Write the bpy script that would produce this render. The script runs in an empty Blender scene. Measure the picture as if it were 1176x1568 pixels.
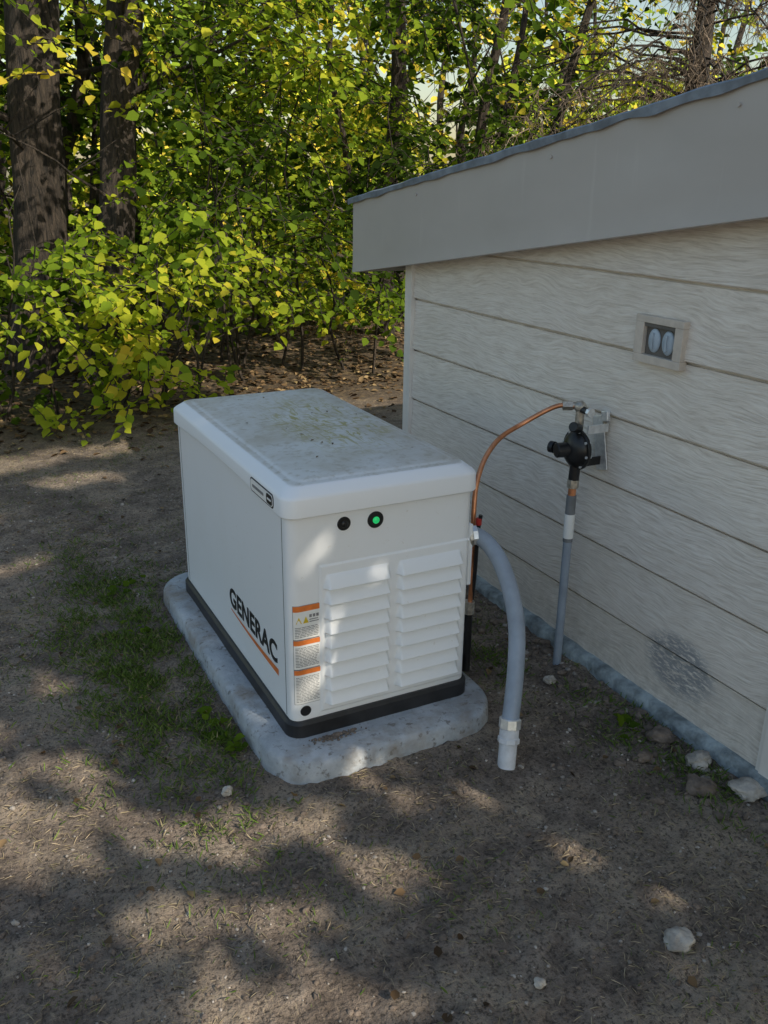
import bpy, bmesh, math, random
import numpy as np
from mathutils import Vector, Matrix, noise
random.seed(7); rng=np.random.default_rng(7)
scene=bpy.context.scene
W,L=0.635,1.22
# ------------------------------------------------------------------ helpers
def link(o,parent=None):
    scene.collection.objects.link(o)
    if parent: o.parent=parent
    return o
def empty(name):
    o=bpy.data.objects.new(name,None); o.empty_display_size=.1
    return link(o)
def mesh(name,v,f,mat=None,parent=None,smooth=False):
    m=bpy.data.meshes.new(name); m.from_pydata([tuple(map(float,p)) for p in v],[],f); m.update()
    if mat: m.materials.append(mat)
    if smooth:
        m.polygons.foreach_set('use_smooth',[True]*len(m.polygons))
    o=bpy.data.objects.new(name,m); return link(o,parent)
def fix(o):
    bm=bmesh.new(); bm.from_mesh(o.data); bmesh.ops.recalc_face_normals(bm,faces=bm.faces); bm.to_mesh(o.data); bm.free()
    return o
def autosmooth(o,ang=35):
    bm=bmesh.new(); bm.from_mesh(o.data)
    for f in bm.faces:f.smooth=True
    for e in bm.edges:
        if len(e.link_faces)==2 and e.calc_face_angle(0)>math.radians(ang): e.smooth=False
    bm.to_mesh(o.data); bm.free(); return o
def box(name,a,b,mat,parent=None,bev=0.0,rot=None):
    bm=bmesh.new(); bmesh.ops.create_cube(bm,size=1)
    c=[(a[i]+b[i])/2 for i in range(3)];s=[abs(b[i]-a[i]) for i in range(3)]
    for v in bm.verts: v.co=Vector((v.co.x*s[0],v.co.y*s[1],v.co.z*s[2]))
    if bev: bmesh.ops.bevel(bm,geom=list(bm.edges),offset=bev,segments=2,affect='EDGES',profile=.6)
    if rot: bmesh.ops.transform(bm,matrix=rot,verts=bm.verts)
    for v in bm.verts: v.co+=Vector(c)
    m=bpy.data.meshes.new(name); bm.to_mesh(m); bm.free(); m.materials.append(mat)
    return link(bpy.data.objects.new(name,m),parent)
def rrect(x0,x1,y0,y1,r,n=8,side=12):
    pts=[]
    cs=[(x1-r,y0+r,-90),(x1-r,y1-r,0),(x0+r,y1-r,90),(x0+r,y0+r,180)]
    for i,(cx,cy,a0) in enumerate(cs):
        for k in range(n+1):
            a=math.radians(a0+90*k/n); pts.append((cx+r*math.cos(a),cy+r*math.sin(a)))
        nx=cs[(i+1)%4]; a=math.radians(nx[2]); q=(nx[0]+r*math.cos(a),nx[1]+r*math.sin(a)); p=pts[-1]
        for k in range(1,side): pts.append((p[0]+(q[0]-p[0])*k/side,p[1]+(q[1]-p[1])*k/side))
    return pts
def loft(name,rings,mat,parent=None,zfun=None,n=8,side=12,ang=30):
    v=[];f=[];N=None
    for (x0,x1,y0,y1,r,z) in rings:
        p=rrect(x0,x1,y0,y1,r,n,side);N=len(p)
        for q in p: v.append((q[0],q[1],z+(zfun(q[0],q[1],z) if zfun else 0)))
    for i in range(len(rings)-1):
        for k in range(N):
            f.append((i*N+k,i*N+(k+1)%N,(i+1)*N+(k+1)%N,(i+1)*N+k))
    f.append(tuple(range(N))[::-1]); f.append(tuple((len(rings)-1)*N+k for k in range(N)))
    return autosmooth(fix(mesh(name,v,f,mat,parent)),ang)
class Tubes:
    def __init__(s): s.v=[];s.f=[]
    def add(s,pts,rad,n=8,cap=True,wob=0):
        pts=[Vector(p) for p in pts]; b=len(s.v); M=len(pts)
        prev=None
        for i,p in enumerate(pts):
            t=(pts[min(i+1,M-1)]-pts[max(i-1,0)]).normalized()
            if prev is None:
                a=t.cross(Vector((0,0,1)) if abs(t.z)<.9 else Vector((1,0,0))).normalized()
            else: a=(prev-t*prev.dot(t)).normalized()
            prev=a; c=t.cross(a); r=rad[i] if hasattr(rad,'__len__') else rad
            for k in range(n):
                an=2*math.pi*k/n; rr=r
                if wob: rr=r*(1+wob*noise.noise(Vector((math.cos(an)*1.8+b,math.sin(an)*1.8,p.z*.9)))+wob*.35*noise.noise(Vector((math.cos(an)*6+b,math.sin(an)*6,p.z*2))))
                s.v.append(p+a*math.cos(an)*rr+c*math.sin(an)*rr)
        for i in range(M-1):
            for k in range(n):
                s.f.append((b+i*n+k,b+i*n+(k+1)%n,b+(i+1)*n+(k+1)%n,b+(i+1)*n+k))
        if cap:
            s.f.append(tuple(b+k for k in range(n))[::-1]); s.f.append(tuple(b+(M-1)*n+k for k in range(n)))
    def make(s,name,mat,parent=None,ang=50):
        o=mesh(name,s.v,s.f,mat,parent); autosmooth(o,ang); return o
def cyl(name,p0,p1,r,mat,parent=None,n=24,bev=0.0):
    t=Tubes();p0=Vector(p0);p1=Vector(p1);d=(p1-p0)
    if bev:
        u=d.normalized()*bev
        t.add([p0,p0+u*.01,p0+u,p1-u,p1-u*.01,p1],[r-bev,r-bev,r,r,r-bev,r-bev] if not hasattr(r,'__len__') else r,n)
    else: t.add([p0,p1],r if hasattr(r,'__len__') else [r,r],n)
    return t.make(name,mat,parent,40)
def spline(P,k=10):
    P=[Vector(p) for p in P]; P=[2*P[0]-P[1]]+P+[2*P[-1]-P[-2]]; out=[]
    for i in range(1,len(P)-2):
        for j in range(k):
            t=j/k; a,b,c,d=P[i-1:i+3]
            out.append(.5*((2*b)+(c-a)*t+(2*a-5*b+4*c-d)*t*t+(3*b-3*c+d-a)*t**3))
    out.append(P[-2]); return out
def ellipsoid(name,c,s,mat,parent=None,seg=32):
    bm=bmesh.new(); bmesh.ops.create_uvsphere(bm,u_segments=seg,v_segments=seg//2,radius=1)
    for v in bm.verts: v.co=Vector((c[0]+v.co.x*s[0],c[1]+v.co.y*s[1],c[2]+v.co.z*s[2]))
    for f in bm.faces:f.smooth=True
    m=bpy.data.meshes.new(name);bm.to_mesh(m);bm.free();m.materials.append(mat)
    return link(bpy.data.objects.new(name,m),parent)
# ------------------------------------------------------------------ materials
class NT:
    def __init__(s,name):
        s.m=bpy.data.materials.new(name); s.m.use_nodes=True; s.t=s.m.node_tree; s.n=s.t.nodes
        s.b=s.n['Principled BSDF']; s.out=s.n['Material Output']; s._tc=None
    def node(s,ty): return s.n.new(ty)
    def l(s,a,b): s.t.links.new(a,b)
    def co(s,scale=(1,1,1),loc=(0,0,0),rot=(0,0,0)):
        if not s._tc: s._tc=s.node('ShaderNodeTexCoord')
        mp=s.node('ShaderNodeMapping'); mp.inputs['Scale'].default_value=scale; mp.inputs['Location'].default_value=loc; mp.inputs['Rotation'].default_value=rot
        s.l(s._tc.outputs['Object'],mp.inputs['Vector']); return mp.outputs[0]
    def noise(s,scale,detail=4,rough=.6,dist=0,vec=None):
        n=s.node('ShaderNodeTexNoise'); n.inputs['Scale'].default_value=scale;n.inputs['Detail'].default_value=detail
        n.inputs['Roughness'].default_value=rough;n.inputs['Distortion'].default_value=dist
        s.l(vec if vec else s.co(),n.inputs['Vector']); return n.outputs['Fac']
    def ramp(s,fac,stops):
        r=s.node('ShaderNodeValToRGB'); e=r.color_ramp.elements
        while len(e)<len(stops): e.new(.5)
        for i,(p,c) in enumerate(stops):
            e[i].position=p; e[i].color=(c,c,c,1) if not hasattr(c,'__len__') else (*c,1)
        s.l(fac,r.inputs[0]); return r.outputs[0]
    def mix(s,fac,a,b,mode='MIX'):
        m=s.node('ShaderNodeMix'); m.data_type='RGBA'; m.blend_type=mode
        for i,x in ((0,fac),(6,a),(7,b)):
            if isinstance(x,(int,float)): m.inputs[i].default_value=x if i==0 else (x,x,x,1)
            elif isinstance(x,tuple): m.inputs[i].default_value=(*x,1)
            else: s.l(x,m.inputs[i])
        return m.outputs[2]
    def math(s,op,a,b=0.,clamp=False):
        m=s.node('ShaderNodeMath'); m.operation=op; m.use_clamp=clamp
        for i,x in enumerate((a,b)):
            if isinstance(x,(int,float)): m.inputs[i].default_value=x
            else: s.l(x,m.inputs[i])
        return m.outputs[0]
    def bump(s,h,strength=.5,dist=.01,prev=None):
        b=s.node('ShaderNodeBump'); b.inputs['Strength'].default_value=strength;b.inputs['Distance'].default_value=dist
        s.l(h,b.inputs['Height'])
        if prev: s.l(prev,b.inputs['Normal'])
        return b.outputs[0]
    def base(s,c): 
        if isinstance(c,tuple): s.b.inputs['Base Color'].default_value=(*c,1)
        else: s.l(c,s.b.inputs['Base Color'])
    def rough(s,r):
        if isinstance(r,float): s.b.inputs['Roughness'].default_value=r
        else: s.l(r,s.b.inputs['Roughness'])
    def norm(s,n): s.l(n,s.b.inputs['Normal'])
def simple(name,c,rough=.5,metal=0.,var=.12,sc=30,bump=0.,bd=.002):
    t=NT(name); d=tuple(x*(1-var) for x in c); e=tuple(min(1,x*(1+var)) for x in c)
    nz=t.noise(sc,3); t.base(t.ramp(nz,[(.35,d),(.65,e)])); t.rough(rough); t.b.inputs['Metallic'].default_value=metal
    if bump: t.norm(t.bump(t.noise(sc*3,3),bump,bd))
    return t.m
WH=(.88,.90,.92)
t=NT('enclosure_paint')
n1=t.noise(3.5,4,.65); n2=t.noise(60,3)
c=t.mix(t.ramp(n1,[(.5,0.),(.8,.18)]),WH,(.74,.72,.68))
c=t.mix(t.ramp(n2,[(.68,0.),(.74,.3)]),c,(.55,.5,.42))
t.base(c); t.rough(.34); t.norm(t.bump(t.noise(350,1),.08,.0006)); M_white=t.m
t=NT('lid_paint')
g=t.node('ShaderNodeNewGeometry'); sx=t.node('ShaderNodeSeparateXYZ'); t.l(g.outputs['Normal'],sx.inputs[0])
up=t.ramp(sx.outputs[2],[(.9,0.),(.99,1.)])
d1=t.ramp(t.noise(4,5,.7,.4,t.co((1,1,1),(.3,.1,0))),[(.42,0.),(.66,1.)])
d2=t.ramp(t.noise(38,4,.6),[(.52,0.),(.66,1.)])
d3=t.ramp(t.noise(8,4,.7,1.5,t.co((4.5,.8,1),(0,0,0),(0,0,.6))),[(.535,0.),(.59,1.)])
d4=t.ramp(t.noise(11,3,.7,1.,t.co((1,4.5,1),(2,0,0),(0,0,.2))),[(.57,0.),(.62,1.)])
sp=t.node('ShaderNodeSeparateXYZ'); t.l(t.co(),sp.inputs[0])
ex=t.math('DIVIDE',t.math('SUBTRACT',sp.outputs[0],.40),.22); ey=t.math('DIVIDE',t.math('SUBTRACT',sp.outputs[1],.62),.42)
cen=t.math('SUBTRACT',1.25,t.math('ADD',t.math('MULTIPLY',ex,ex),t.math('MULTIPLY',ey,ey)),True)
c=t.mix(t.math('MULTIPLY',up,.7),WH,(.66,.64,.59))
c=t.mix(t.math('MULTIPLY',up,t.math('MULTIPLY',d1,.65)),c,(.50,.44,.34))
c=t.mix(t.math('MULTIPLY',up,t.math('MULTIPLY',d2,.5)),c,(.42,.36,.26))
c=t.mix(t.math('MULTIPLY',t.math('MULTIPLY',up,cen),t.math('MULTIPLY',t.math('MAXIMUM',d3,d4),.85)),c,(.42,.36,.10))
t.base(c); t.rough(.42); t.norm(t.bump(t.noise(350,1),.08,.0006)); M_lid=t.m
M_black=simple('black_plastic',(.012,.012,.013),.35,0,.3,20)
M_rubber=simple('black_base',(.02,.02,.022),.45,0,.3,15,.3)
M_seam=simple('seam_shadow_gap',(.10,.10,.10),.6)
M_orange=simple('label_orange',(.78,.21,.045),.4)
M_yellow=simple('label_yellow',(.75,.55,.03),.4)
M_ink=simple('label_ink',(.22,.22,.23),.5)
M_label=simple('label_white',(.86,.86,.84),.4,0,.03)
M_dark=simple('lettering_black',(.015,.015,.017),.4)
M_copper=simple('copper_pipe',(.70,.30,.15),.34,.8,.25,18)
M_brass=simple('galvanised_fitting',(.50,.46,.40),.4,.75,.3,60,.3)
M_zinc=simple('zinc_bracket',(.78,.79,.80),.35,.6,.12,50)
M_conduit=simple('grey_conduit',(.29,.34,.41),.42,0,.10,14,.15)
M_conduit2=simple('grey_conduit_dark',(.19,.20,.21),.5,0,.2,14)
M_pvc=simple('pvc_fitting',(.64,.66,.70),.4,0,.12,30)
M_red=simple('red_cap',(.45,.03,.02),.4)
t=NT('green_lamp'); t.base((.02,.3,.08)); t.b.inputs['Emission Color'].default_value=(.02,.9,.25,1); t.b.inputs['Emission Strength'].default_value=.4; t.rough(.15); M_led=t.m
t=NT('pad_concrete')
n=t.noise(7,6,.7); c=t.ramp(n,[(.3,(.29,.32,.35)),(.55,(.46,.49,.52)),(.75,(.60,.62,.64))])
c=t.mix(t.ramp(t.noise(38,4,.65),[(.57,0.),(.66,.8)]),c,(.16,.15,.14))
c=t.mix(t.ramp(t.noise(5,4,.7,0,t.co((1,1,1),(4,2,1))),[(.50,0.),(.66,.7)]),c,(.27,.225,.18))
t.base(c); t.rough(.85); t.norm(t.bump(t.noise(60,5,.7),.8,.007)); M_pad=t.m
# siding
t=NT('siding_woodgrain')
co=t._tc=t.node('ShaderNodeTexCoord'); sp=t.node('ShaderNodeSeparateXYZ'); t.l(co.outputs['Object'],sp.inputs[0])
row=t.math('FLOOR',t.math('DIVIDE',t.math('SUBTRACT',sp.outputs[2],.226-.236),.236))
cb=t.node('ShaderNodeCombineXYZ'); t.l(t.math('MULTIPLY',row,7.3),cb.inputs[0])
t.l(t.math('ADD',sp.outputs[1],t.math('MULTIPLY',row,3.17)),cb.inputs[1]); t.l(sp.outputs[2],cb.inputs[2])
def mapv(v,sc,loc=(0,0,0)):
    mp=t.node('ShaderNodeMapping'); mp.inputs['Scale'].default_value=sc; mp.inputs['Location'].default_value=loc; t.l(v,mp.inputs[0]); return mp.outputs[0]
warp=t.noise(1.0,3,.5,0,mapv(cb.outputs[0],(1,1.7,3.0)))
cb2=t.node('ShaderNodeCombineXYZ'); t.l(t.math('MULTIPLY',sp.outputs[1],11.),cb2.inputs[1])
t.l(t.math('ADD',t.math('MULTIPLY',sp.outputs[2],170.),t.math('MULTIPLY',warp,30.)),cb2.inputs[2]); t.l(t.math('MULTIPLY',row,5.1),cb2.inputs[0])
grain=t.noise(1.,3,.65,.2,cb2.outputs[0])
big=t.noise(2.0,3,.6,0,mapv(cb.outputs[0],(1,1.2,2)))
c=t.ramp(grain,[(.33,(.64,.57,.50)),(.5,(.80,.73,.655)),(.66,(.90,.84,.77))])
c=t.mix(t.ramp(big,[(.35,.25),(.65,0.)]),c,(.66,.595,.51))
low=t.math('SUBTRACT',1.,t.math('DIVIDE',sp.outputs[2],.28),True)
dn=t.ramp(t.noise(22,4,.7),[(.35,0.),(.65,1.)])
c=t.mix(t.math('MULTIPLY',t.math('MULTIPLY',low,dn),.45),c,(.34,.30,.25))
ey=t.math('DIVIDE',t.math('ADD',sp.outputs[1],.34),.17); ez=t.math('DIVIDE',t.math('SUBTRACT',sp.outputs[2],.19),.12)
el=t.math('MULTIPLY',t.math('SUBTRACT',1.,t.math('ADD',t.math('MULTIPLY',ey,ey),t.math('MULTIPLY',ez,ez)),True),1.8,True)
scr=t.ramp(t.noise(1,4,.7,.4,t.co((1,34,130),(0,0,0),(.6,0,0))),[(.42,0.),(.52,1.)])
c=t.mix(t.math('MULTIPLY',t.math('MULTIPLY',el,scr),.8),c,(.25,.265,.29))
t.base(c); t.rough(.5); t.norm(t.bump(grain,.75,.0036)); M_siding=t.m
t=NT('fascia_metal'); n=t.noise(2.5,4,.6,0,t.co((1,.5,1)))
c=t.ramp(n,[(.3,(.45,.42,.395)),(.7,(.52,.485,.46))])
c=t.mix(t.ramp(t.noise(1,4,.6,0,t.co((1,22,1.5))),[(.62,0.),(.72,.3)]),c,(.6,.57,.54))
t.base(c); t.rough(.42); t.norm(t.bump(t.noise(1.7,3,.5),.25,.03)); M_fascia=t.m
M_trim=simple('trim_paint',(.80,.76,.71),.45,0,.06,8)
M_roof=simple('roof_membrane',(.20,.24,.29),.6,0,.3,12,.4)
M_found=simple('foundation_concrete',(.27,.31,.32),.9,0,.45,14,.9,.01)
M_soffit=simple('soffit_board',(.2,.19,.18),.8)
M_outlet=simple('outlet_plate',(.62,.55,.48),.5,0,.08,30)
M_recess=simple('outlet_recess',(.13,.12,.11),.6)
M_duplex=simple('outlet_cover',(.42,.50,.58),.3)
def bark(name,a,b,xs,zs,amt=.04):
    t=NT(name); v=t.co((xs,xs,zs)); n=t.noise(1.,5,.7,.8,v)
    c=t.ramp(n,[(.36,a),(.66,b)])
    t.base(c); t.rough(.9); t.norm(t.bump(n,1.,amt)); return t.m
M_bark=bark('bark',(.008,.007,.006),(.085,.064,.047),34,6)
M_twig=bark('twig_bark',(.09,.07,.05),(.34,.26,.19),16,3)
def leafmat(name,stops,tr=.45):
    t=NT(name); at=t.node('ShaderNodeAttribute'); at.attribute_name='tint'
    c=t.ramp(at.outputs['Fac'],stops); t.n.remove(t.b)
    d=t.node('ShaderNodeBsdfDiffuse')
    t.l(c,d.inputs[0])
    if tr>0:
        tl=t.node('ShaderNodeBsdfTranslucent'); c2=t.mix(1.,c,(1.25,1.3,.7),'MULTIPLY'); t.l(c2,tl.inputs[0])
        m=t.node('ShaderNodeMixShader'); m.inputs[0].default_value=tr; t.l(d.outputs[0],m.inputs[1]); t.l(tl.outputs[0],m.inputs[2])
        t.l(m.outputs[0],t.out.inputs[0])
    else: t.l(d.outputs[0],t.out.inputs[0])
    return t.m
ST=[(0.,(.022,.040,.009)),(.3,(.075,.130,.016)),(.55,(.24,.34,.03)),(.8,(.54,.56,.05)),(1.,(.75,.56,.07))]
M_leaf=leafmat('leaf_green_yellow',ST,.5)
M_leaff=leafmat('leaf_distant',ST,0)
M_litter=leafmat('leaf_litter',[(0.,(.06,.04,.025)),(.4,(.17,.11,.06)),(.7,(.32,.23,.12)),(1.,(.52,.42,.18))],0)
M_grass=leafmat('grass_blades',[(0.,(.05,.09,.02)),(.45,(.14,.21,.045)),(.6,(.28,.24,.14)),(1.,(.54,.44,.31))],0)
M_pebble=simple('pebble_stone',(.34,.30,.26),.85,0,.5,9,.6)
M_clod=simple('dirt_clod',(.17,.132,.104),.95,0,.4,25,.8,.006)
M_rock=simple('fieldstone',(.42,.38,.33),.85,0,.35,16,.9,.008)
# ground
t=NT('ground_dirt')
big=t.noise(1.1,3,.6); mid=t.noise(9,5,.72); fine=t.noise(85,4,.75); reg=t.noise(2.6,4,.6,.5,t.co((1,1.6,1),(5,3,0)))
c=t.ramp(mid,[(.32,(.11,.083,.064)),(.5,(.21,.163,.128)),(.68,(.35,.28,.22))])
c=t.mix(t.ramp(reg,[(.46,0.),(.60,.75)]),c,(.37,.295,.22))
c=t.mix(t.ramp(big,[(.36,.5),(.48,0.)]),c,(.11,.086,.068))
c=t.mix(t.ramp(fine,[(.38,.85),(.5,0.)]),c,(.045,.034,.026))
c=t.mix(t.ramp(fine,[(.60,0.),(.72,.5)]),c,(.46,.385,.31))
straw=t.ramp(t.noise(1,3,.7,1.2,t.co((120,22,40),(0,0,0),(0,0,.5))),[(.60,0.),(.66,1.)])
straw2=t.ramp(t.noise(1,3,.7,1.2,t.co((26,130,40),(3,0,0),(0,0,.3))),[(.60,0.),(.66,1.)])
sm=t.math('MULTIPLY',t.math('MAXIMUM',straw,straw2),t.ramp(reg,[(.4,.15),(.6,.8)]))
c=t.mix(sm,c,(.48,.38,.25))
sp=t.node('ShaderNodeSeparateXYZ'); t.l(t._tc.outputs['Object'],sp.inputs[0])
far=t.math('DIVIDE',t.math('SUBTRACT',t.math('ADD',sp.outputs[1],t.math('MULTIPLY',big,1.5)),4.3),1.2,True)
lit=t.ramp(t.noise(16,4,.75),[(.35,(.03,.022,.015)),(.5,(.09,.06,.035)),(.66,(.22,.15,.075))])
c=t.mix(far,c,lit)
t.base(c); t.rough(.95)
b=t.bump(mid,.8,.035); b=t.bump(fine,.9,.014,b); t.norm(b); M_ground=t.m
# ------------------------------------------------------------------ ground sheet
def axis_lines(lo,a,b,hi,step,g=1.13):
    xs=list(np.arange(a,b+1e-6,step)); s=step;x=b
    while x<hi: s*=g; x+=s; xs.append(min(x,hi))
    s=step;x=a; pre=[]
    while x>lo: s*=g; x-=s; pre.append(max(x,lo))
    return np.array(pre[::-1]+xs)
xs=axis_lines(-60,-1.4,1.5,60,.017); ys=axis_lines(-40,-1.5,3.2,90,.02)
def gz(x,y):
    z=.018*noise.noise(Vector((x*1.2,y*1.2,0)))+.010*noise.noise(Vector((x*6,y*6,3)))+.010*noise.noise(Vector((x*20,y*20,5)))+.007*noise.noise(Vector((x*48,y*48,8)))
    if y>5: z+=.05*noise.noise(Vector((x*.5,y*.5,1)))+.012*(min(y,40)-5)
    return z-.006
V=np.array([(x,y,gz(x,y)) for y in ys for x in xs]); nx,ny=len(xs),len(ys)
F=[(j*nx+i,j*nx+i+1,(j+1)*nx+i+1,(j+1)*nx+i) for j in range(ny-1) for i in range(nx-1)]
mesh('ground',V,F,M_ground,None,True)
# ------------------------------------------------------------------ generator
gen=empty('standby_generator')
x0,x1,y0,y1=.008,W-.008,.006,L-.006; RB=.032; ZB=.117; ZT=.79
loft('body',[(x0,x1,y0,y1,RB,ZB-.004),(x0,x1,y0,y1,RB,ZB),(x0,x1,y0,y1,RB,ZT)],M_white,gen)
loft('base_skirt',[(-.006,W+.006,-.010,L+.008,.05,.055),(-.006,W+.006,-.010,L+.008,.05,.106),(0.001,W-.001,-.003,L,.045,.1155),(.03,W-.03,.03,L-.03,.04,.116)],M_rubber,gen)
def lz(x,y,z):
    if z<.80 and .1<y<L-.1 and (x<.02 or x>W-.02): return .016*math.sin(math.pi*(y-.1)/(L-.2))**.7
    return 0
def lr(i,r,z): return (-.006+i,W+.006-i,-.010+i,L+.006-i,r,z)
rings=[lr(.012,.03,.788),lr(.003,.042,.781),lr(0,.045,.785),lr(.001,.045,.834),lr(.003,.045,.840),lr(.008,.045,.8455),lr(.030,.045,.8635),lr(.036,.045,.8675),lr(.042,.045,.8690),lr(.052,.045,.8692),lr(.058,.042,.8705),lr(.064,.04,.873),lr(.072,.04,.8745),lr(.14,.04,.877),lr(.28,.03,.879)]
loft('lid',rings,M_lid,gen,lz,8,16,28)
box('panel_seam_side',(x0-.0008,.052,ZB+.004),(x0+.002,.0545,ZT+.001),M_seam,gen)
box('panel_seam_side_rear',(x0-.0008,L-.06,ZB+.004),(x0+.002,L-.058,ZT+.001),M_seam,gen)
nx_,nz_=200,380; xa,xb,za,zb=.100,.612,.130,.625; v=[];f=[]
def ss(a,b,x): q=min(1,max(0,(x-a)/(b-a))); return q*q*(3-2*q)
NR=9; zl0,zl1=.155,.592; st=(zl1-zl0)/NR
for j in range(nz_+1):
    z=za+(zb-za)*j/nz_
    for i in range(nx_+1):
        x=xa+(xb-xa)*i/nx_
        h=.004*ss(0,.008,min(x-xa,xb-x,z-za,zb-z))
        if zl0<z<zl1:
            fr=((z-zl0)/st)%1
            pr=ss(.06,.17,fr)*(1-max(0,(fr-.17)/.83))**.8
            m=0
            for a,b in ((.112,.338),(.354,.594)):
                ins=.008*fr
                m=max(m,ss(a+ins,a+ins+.014,x)*(1-ss(b-ins-.014,b-ins,x)))
            h+=.026*pr*m
        v.append((x,y0-.0006-h,z))
for j in range(nz_):
    for i in range(nx_):
        a=j*(nx_+1)+i; f.append((a,a+1,a+nx_+2,a+nx_+1))
mesh('louver_panel',v,f,M_white,gen,True)
def port(name,x,z,r,glow=False):
    cyl(name+'_rim',(x,y0-.004,z),(x,y0+.002,z),r,M_black,gen,32,.0015)
    cyl(name+'_well',(x,y0-.0046,z),(x,y0-.0035,z),r*.8,M_black,gen,32)
    if glow: ellipsoid(name+'_lamp',(x,y0-.006,z),(r*.42,.006,r*.42),M_led,gen)
    else:
        ellipsoid(name+'_key',(x,y0-.006,z),(r*.55,.006,r*.55),M_black,gen)
        box(name+'_slot',(x-r*.12,y0-.016,z-r*.5),(x+r*.12,y0-.008,z+r*.5),M_black,gen,.001)
port('lock',.182,.742,.021); port('status_light',.284,.738,.026,True)
cyl('lifting_hole',(.052,y0-.0016,.148),(.052,y0+.002,.148),.0175,M_black,gen,28)
def cpt(s,off):
    arc=RB*math.pi/4
    if s<arc:
        a=math.radians(225)+s/RB; return (x0+RB+(RB+off)*math.cos(a),y0+RB+(RB+off)*math.sin(a))
    return (x0+RB+(s-arc),y0-off)
def strip(s0,s1,z0,z1,off):
    n=max(2,int((s1-s0)/.004)); v=[];f=[]
    for i in range(n+1):
        p=cpt(s0+(s1-s0)*i/n,off); v+= [(p[0],p[1],z0),(p[0],p[1],z1)]
    for i in range(n): f.append((2*i,2*i+2,2*i+3,2*i+1))
    return v,f
def multi(name,items,off,mat):
    V=[];F=[]
    for s0,s1,z0,z1 in items:
        v,f=strip(s0,s1,z0,z1,off); b=len(V); V+=v; F+=[tuple(b+k for k in q) for q in f]
    mesh(name,V,F,mat,gen,True)
s0,s1=.004,.088
multi('warning_label',[(s0,s1,.175,.292),(s0,s1,.296,.392),(s0,s1,.396,.505)],.0009,M_label)
multi('warning_label_border',[(s0-.0015,s1+.0015,.1735,.5065)],.0006,M_ink)
multi('warning_header',[(s0,s1,.276,.292),(s0,s1,.376,.392),(s0,s1,.487,.505)],.0013,M_orange)
lines=[]
for (a,b) in ((.18,.272),(.300,.372),(.400,.440)):
    z=b-.004
    while z>a+.003:
        s=s0+.005
        while s<s1-.012:
            e=min(s+random.uniform(.006,.02),s1-.005); lines.append((s,e,z-.0022,z)); s=e+.002
        z-=.0052
multi('warning_text',lines,.0013,M_ink)
multi('warning_pictogram_text',[(s0+.05,s0+.080,.449,.452),(s0+.05,s0+.078,.456,.459)],.0013,M_ink)
V=[];F=[]
for k,zz in ((0,.448),(1,.448)):
    a=s0+.008+k*.022
    for (ss_,z) in ((a,zz),(a+.018,zz),(a+.009,zz+.022)): p=cpt(ss_,.0014); V.append((p[0],p[1],z))
    F.append((3*k,3*k+1,3*k+2))
mesh('warning_triangles',V,F,M_yellow,gen)
rg=[]
for k in range(3):
    a=s0+.05+k*.011; rg.append((a,a+.008,.464,.474))
multi('warning_pictograms',rg,.0013,M_ink)
cu=bpy.data.curves.new('brand_lettering','FONT'); cu.body='GENERAC'; cu.size=.098; cu.offset=.0026; cu.extrude=.0006; cu.space_character=1.03
o=bpy.data.objects.new('brand_lettering',cu); scene.collection.objects.link(o); bpy.context.view_layer.update()
dw=o.dimensions.x
me=bpy.data.meshes.new_from_object(o); bpy.data.objects.remove(o)
o=bpy.data.objects.new('brand_lettering',me); me.materials.clear(); me.materials.append(M_dark); link(o,gen)
kx=.475/dw
o.matrix_world=Matrix(((0,0,-1,x0-.0009),(-kx,0,0,.60),(0,1,0,.262),(0,0,0,1)))
v=[];n=24
for i in range(n+1):
    q=i/n; y=.59-.475*q; zc=.243-.006*math.sin(q*math.pi); w=.0015+.018*q
    v+=[(x0-.0010,y,zc-w),(x0-.0010,y,zc+.003)]
mesh('brand_stripe',v,[(2*i,2*i+1,2*i+3,2*i+2) for i in range(n)],M_orange,gen)
def badge(name,ya,yb,za,zb,off,mat,r=.012):
    p=rrect(ya,yb,za,zb,r,6,2); xx=-.0055-off
    v=[(xx,q[0],q[1]) for q in p]+[(xx+.004,q[0],q[1]) for q in p]; N=len(p)
    fix(mesh(name,v,[tuple(range(N))]+[(k,(k+1)%N,N+(k+1)%N,N+k) for k in range(N)],mat,gen))
badge('badge_border',.075,.275,.790,.834,.001,M_dark,.014)
badge('badge_face',.080,.270,.794,.830,.002,M_label,.012)
badge('badge_dark_end',.084,.130,.797,.827,.003,M_dark,.009)
badge('badge_text',.155,.252,.807,.816,.003,M_ink,.003)
badge('badge_text_light',.090,.122,.809,.815,.0036,M_label,.002)
box('side_connection_plate',(x1-.002,.02,.45),(x1+.012,.14,.66),M_white,gen,.003)
# ------------------------------------------------------------------ pad
def pz(x,y,z): return .004*noise.noise(Vector((x*7,y*7,z*5)))
pa=(-.088,.700,-.145,1.385)
def pr_(i,r,z): return (pa[0]+i,pa[1]-i,pa[2]+i,pa[3]-i,r,z)
loft('concrete_pad',[pr_(-.006,.17,-.05),pr_(-.004,.17,.0),pr_(0,.165,.045),pr_(.005,.16,.056),pr_(.014,.15,.062),pr_(.05,.12,.064),pr_(.10,.08,.063)],M_pad,None,pz,10,40,50)
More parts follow.
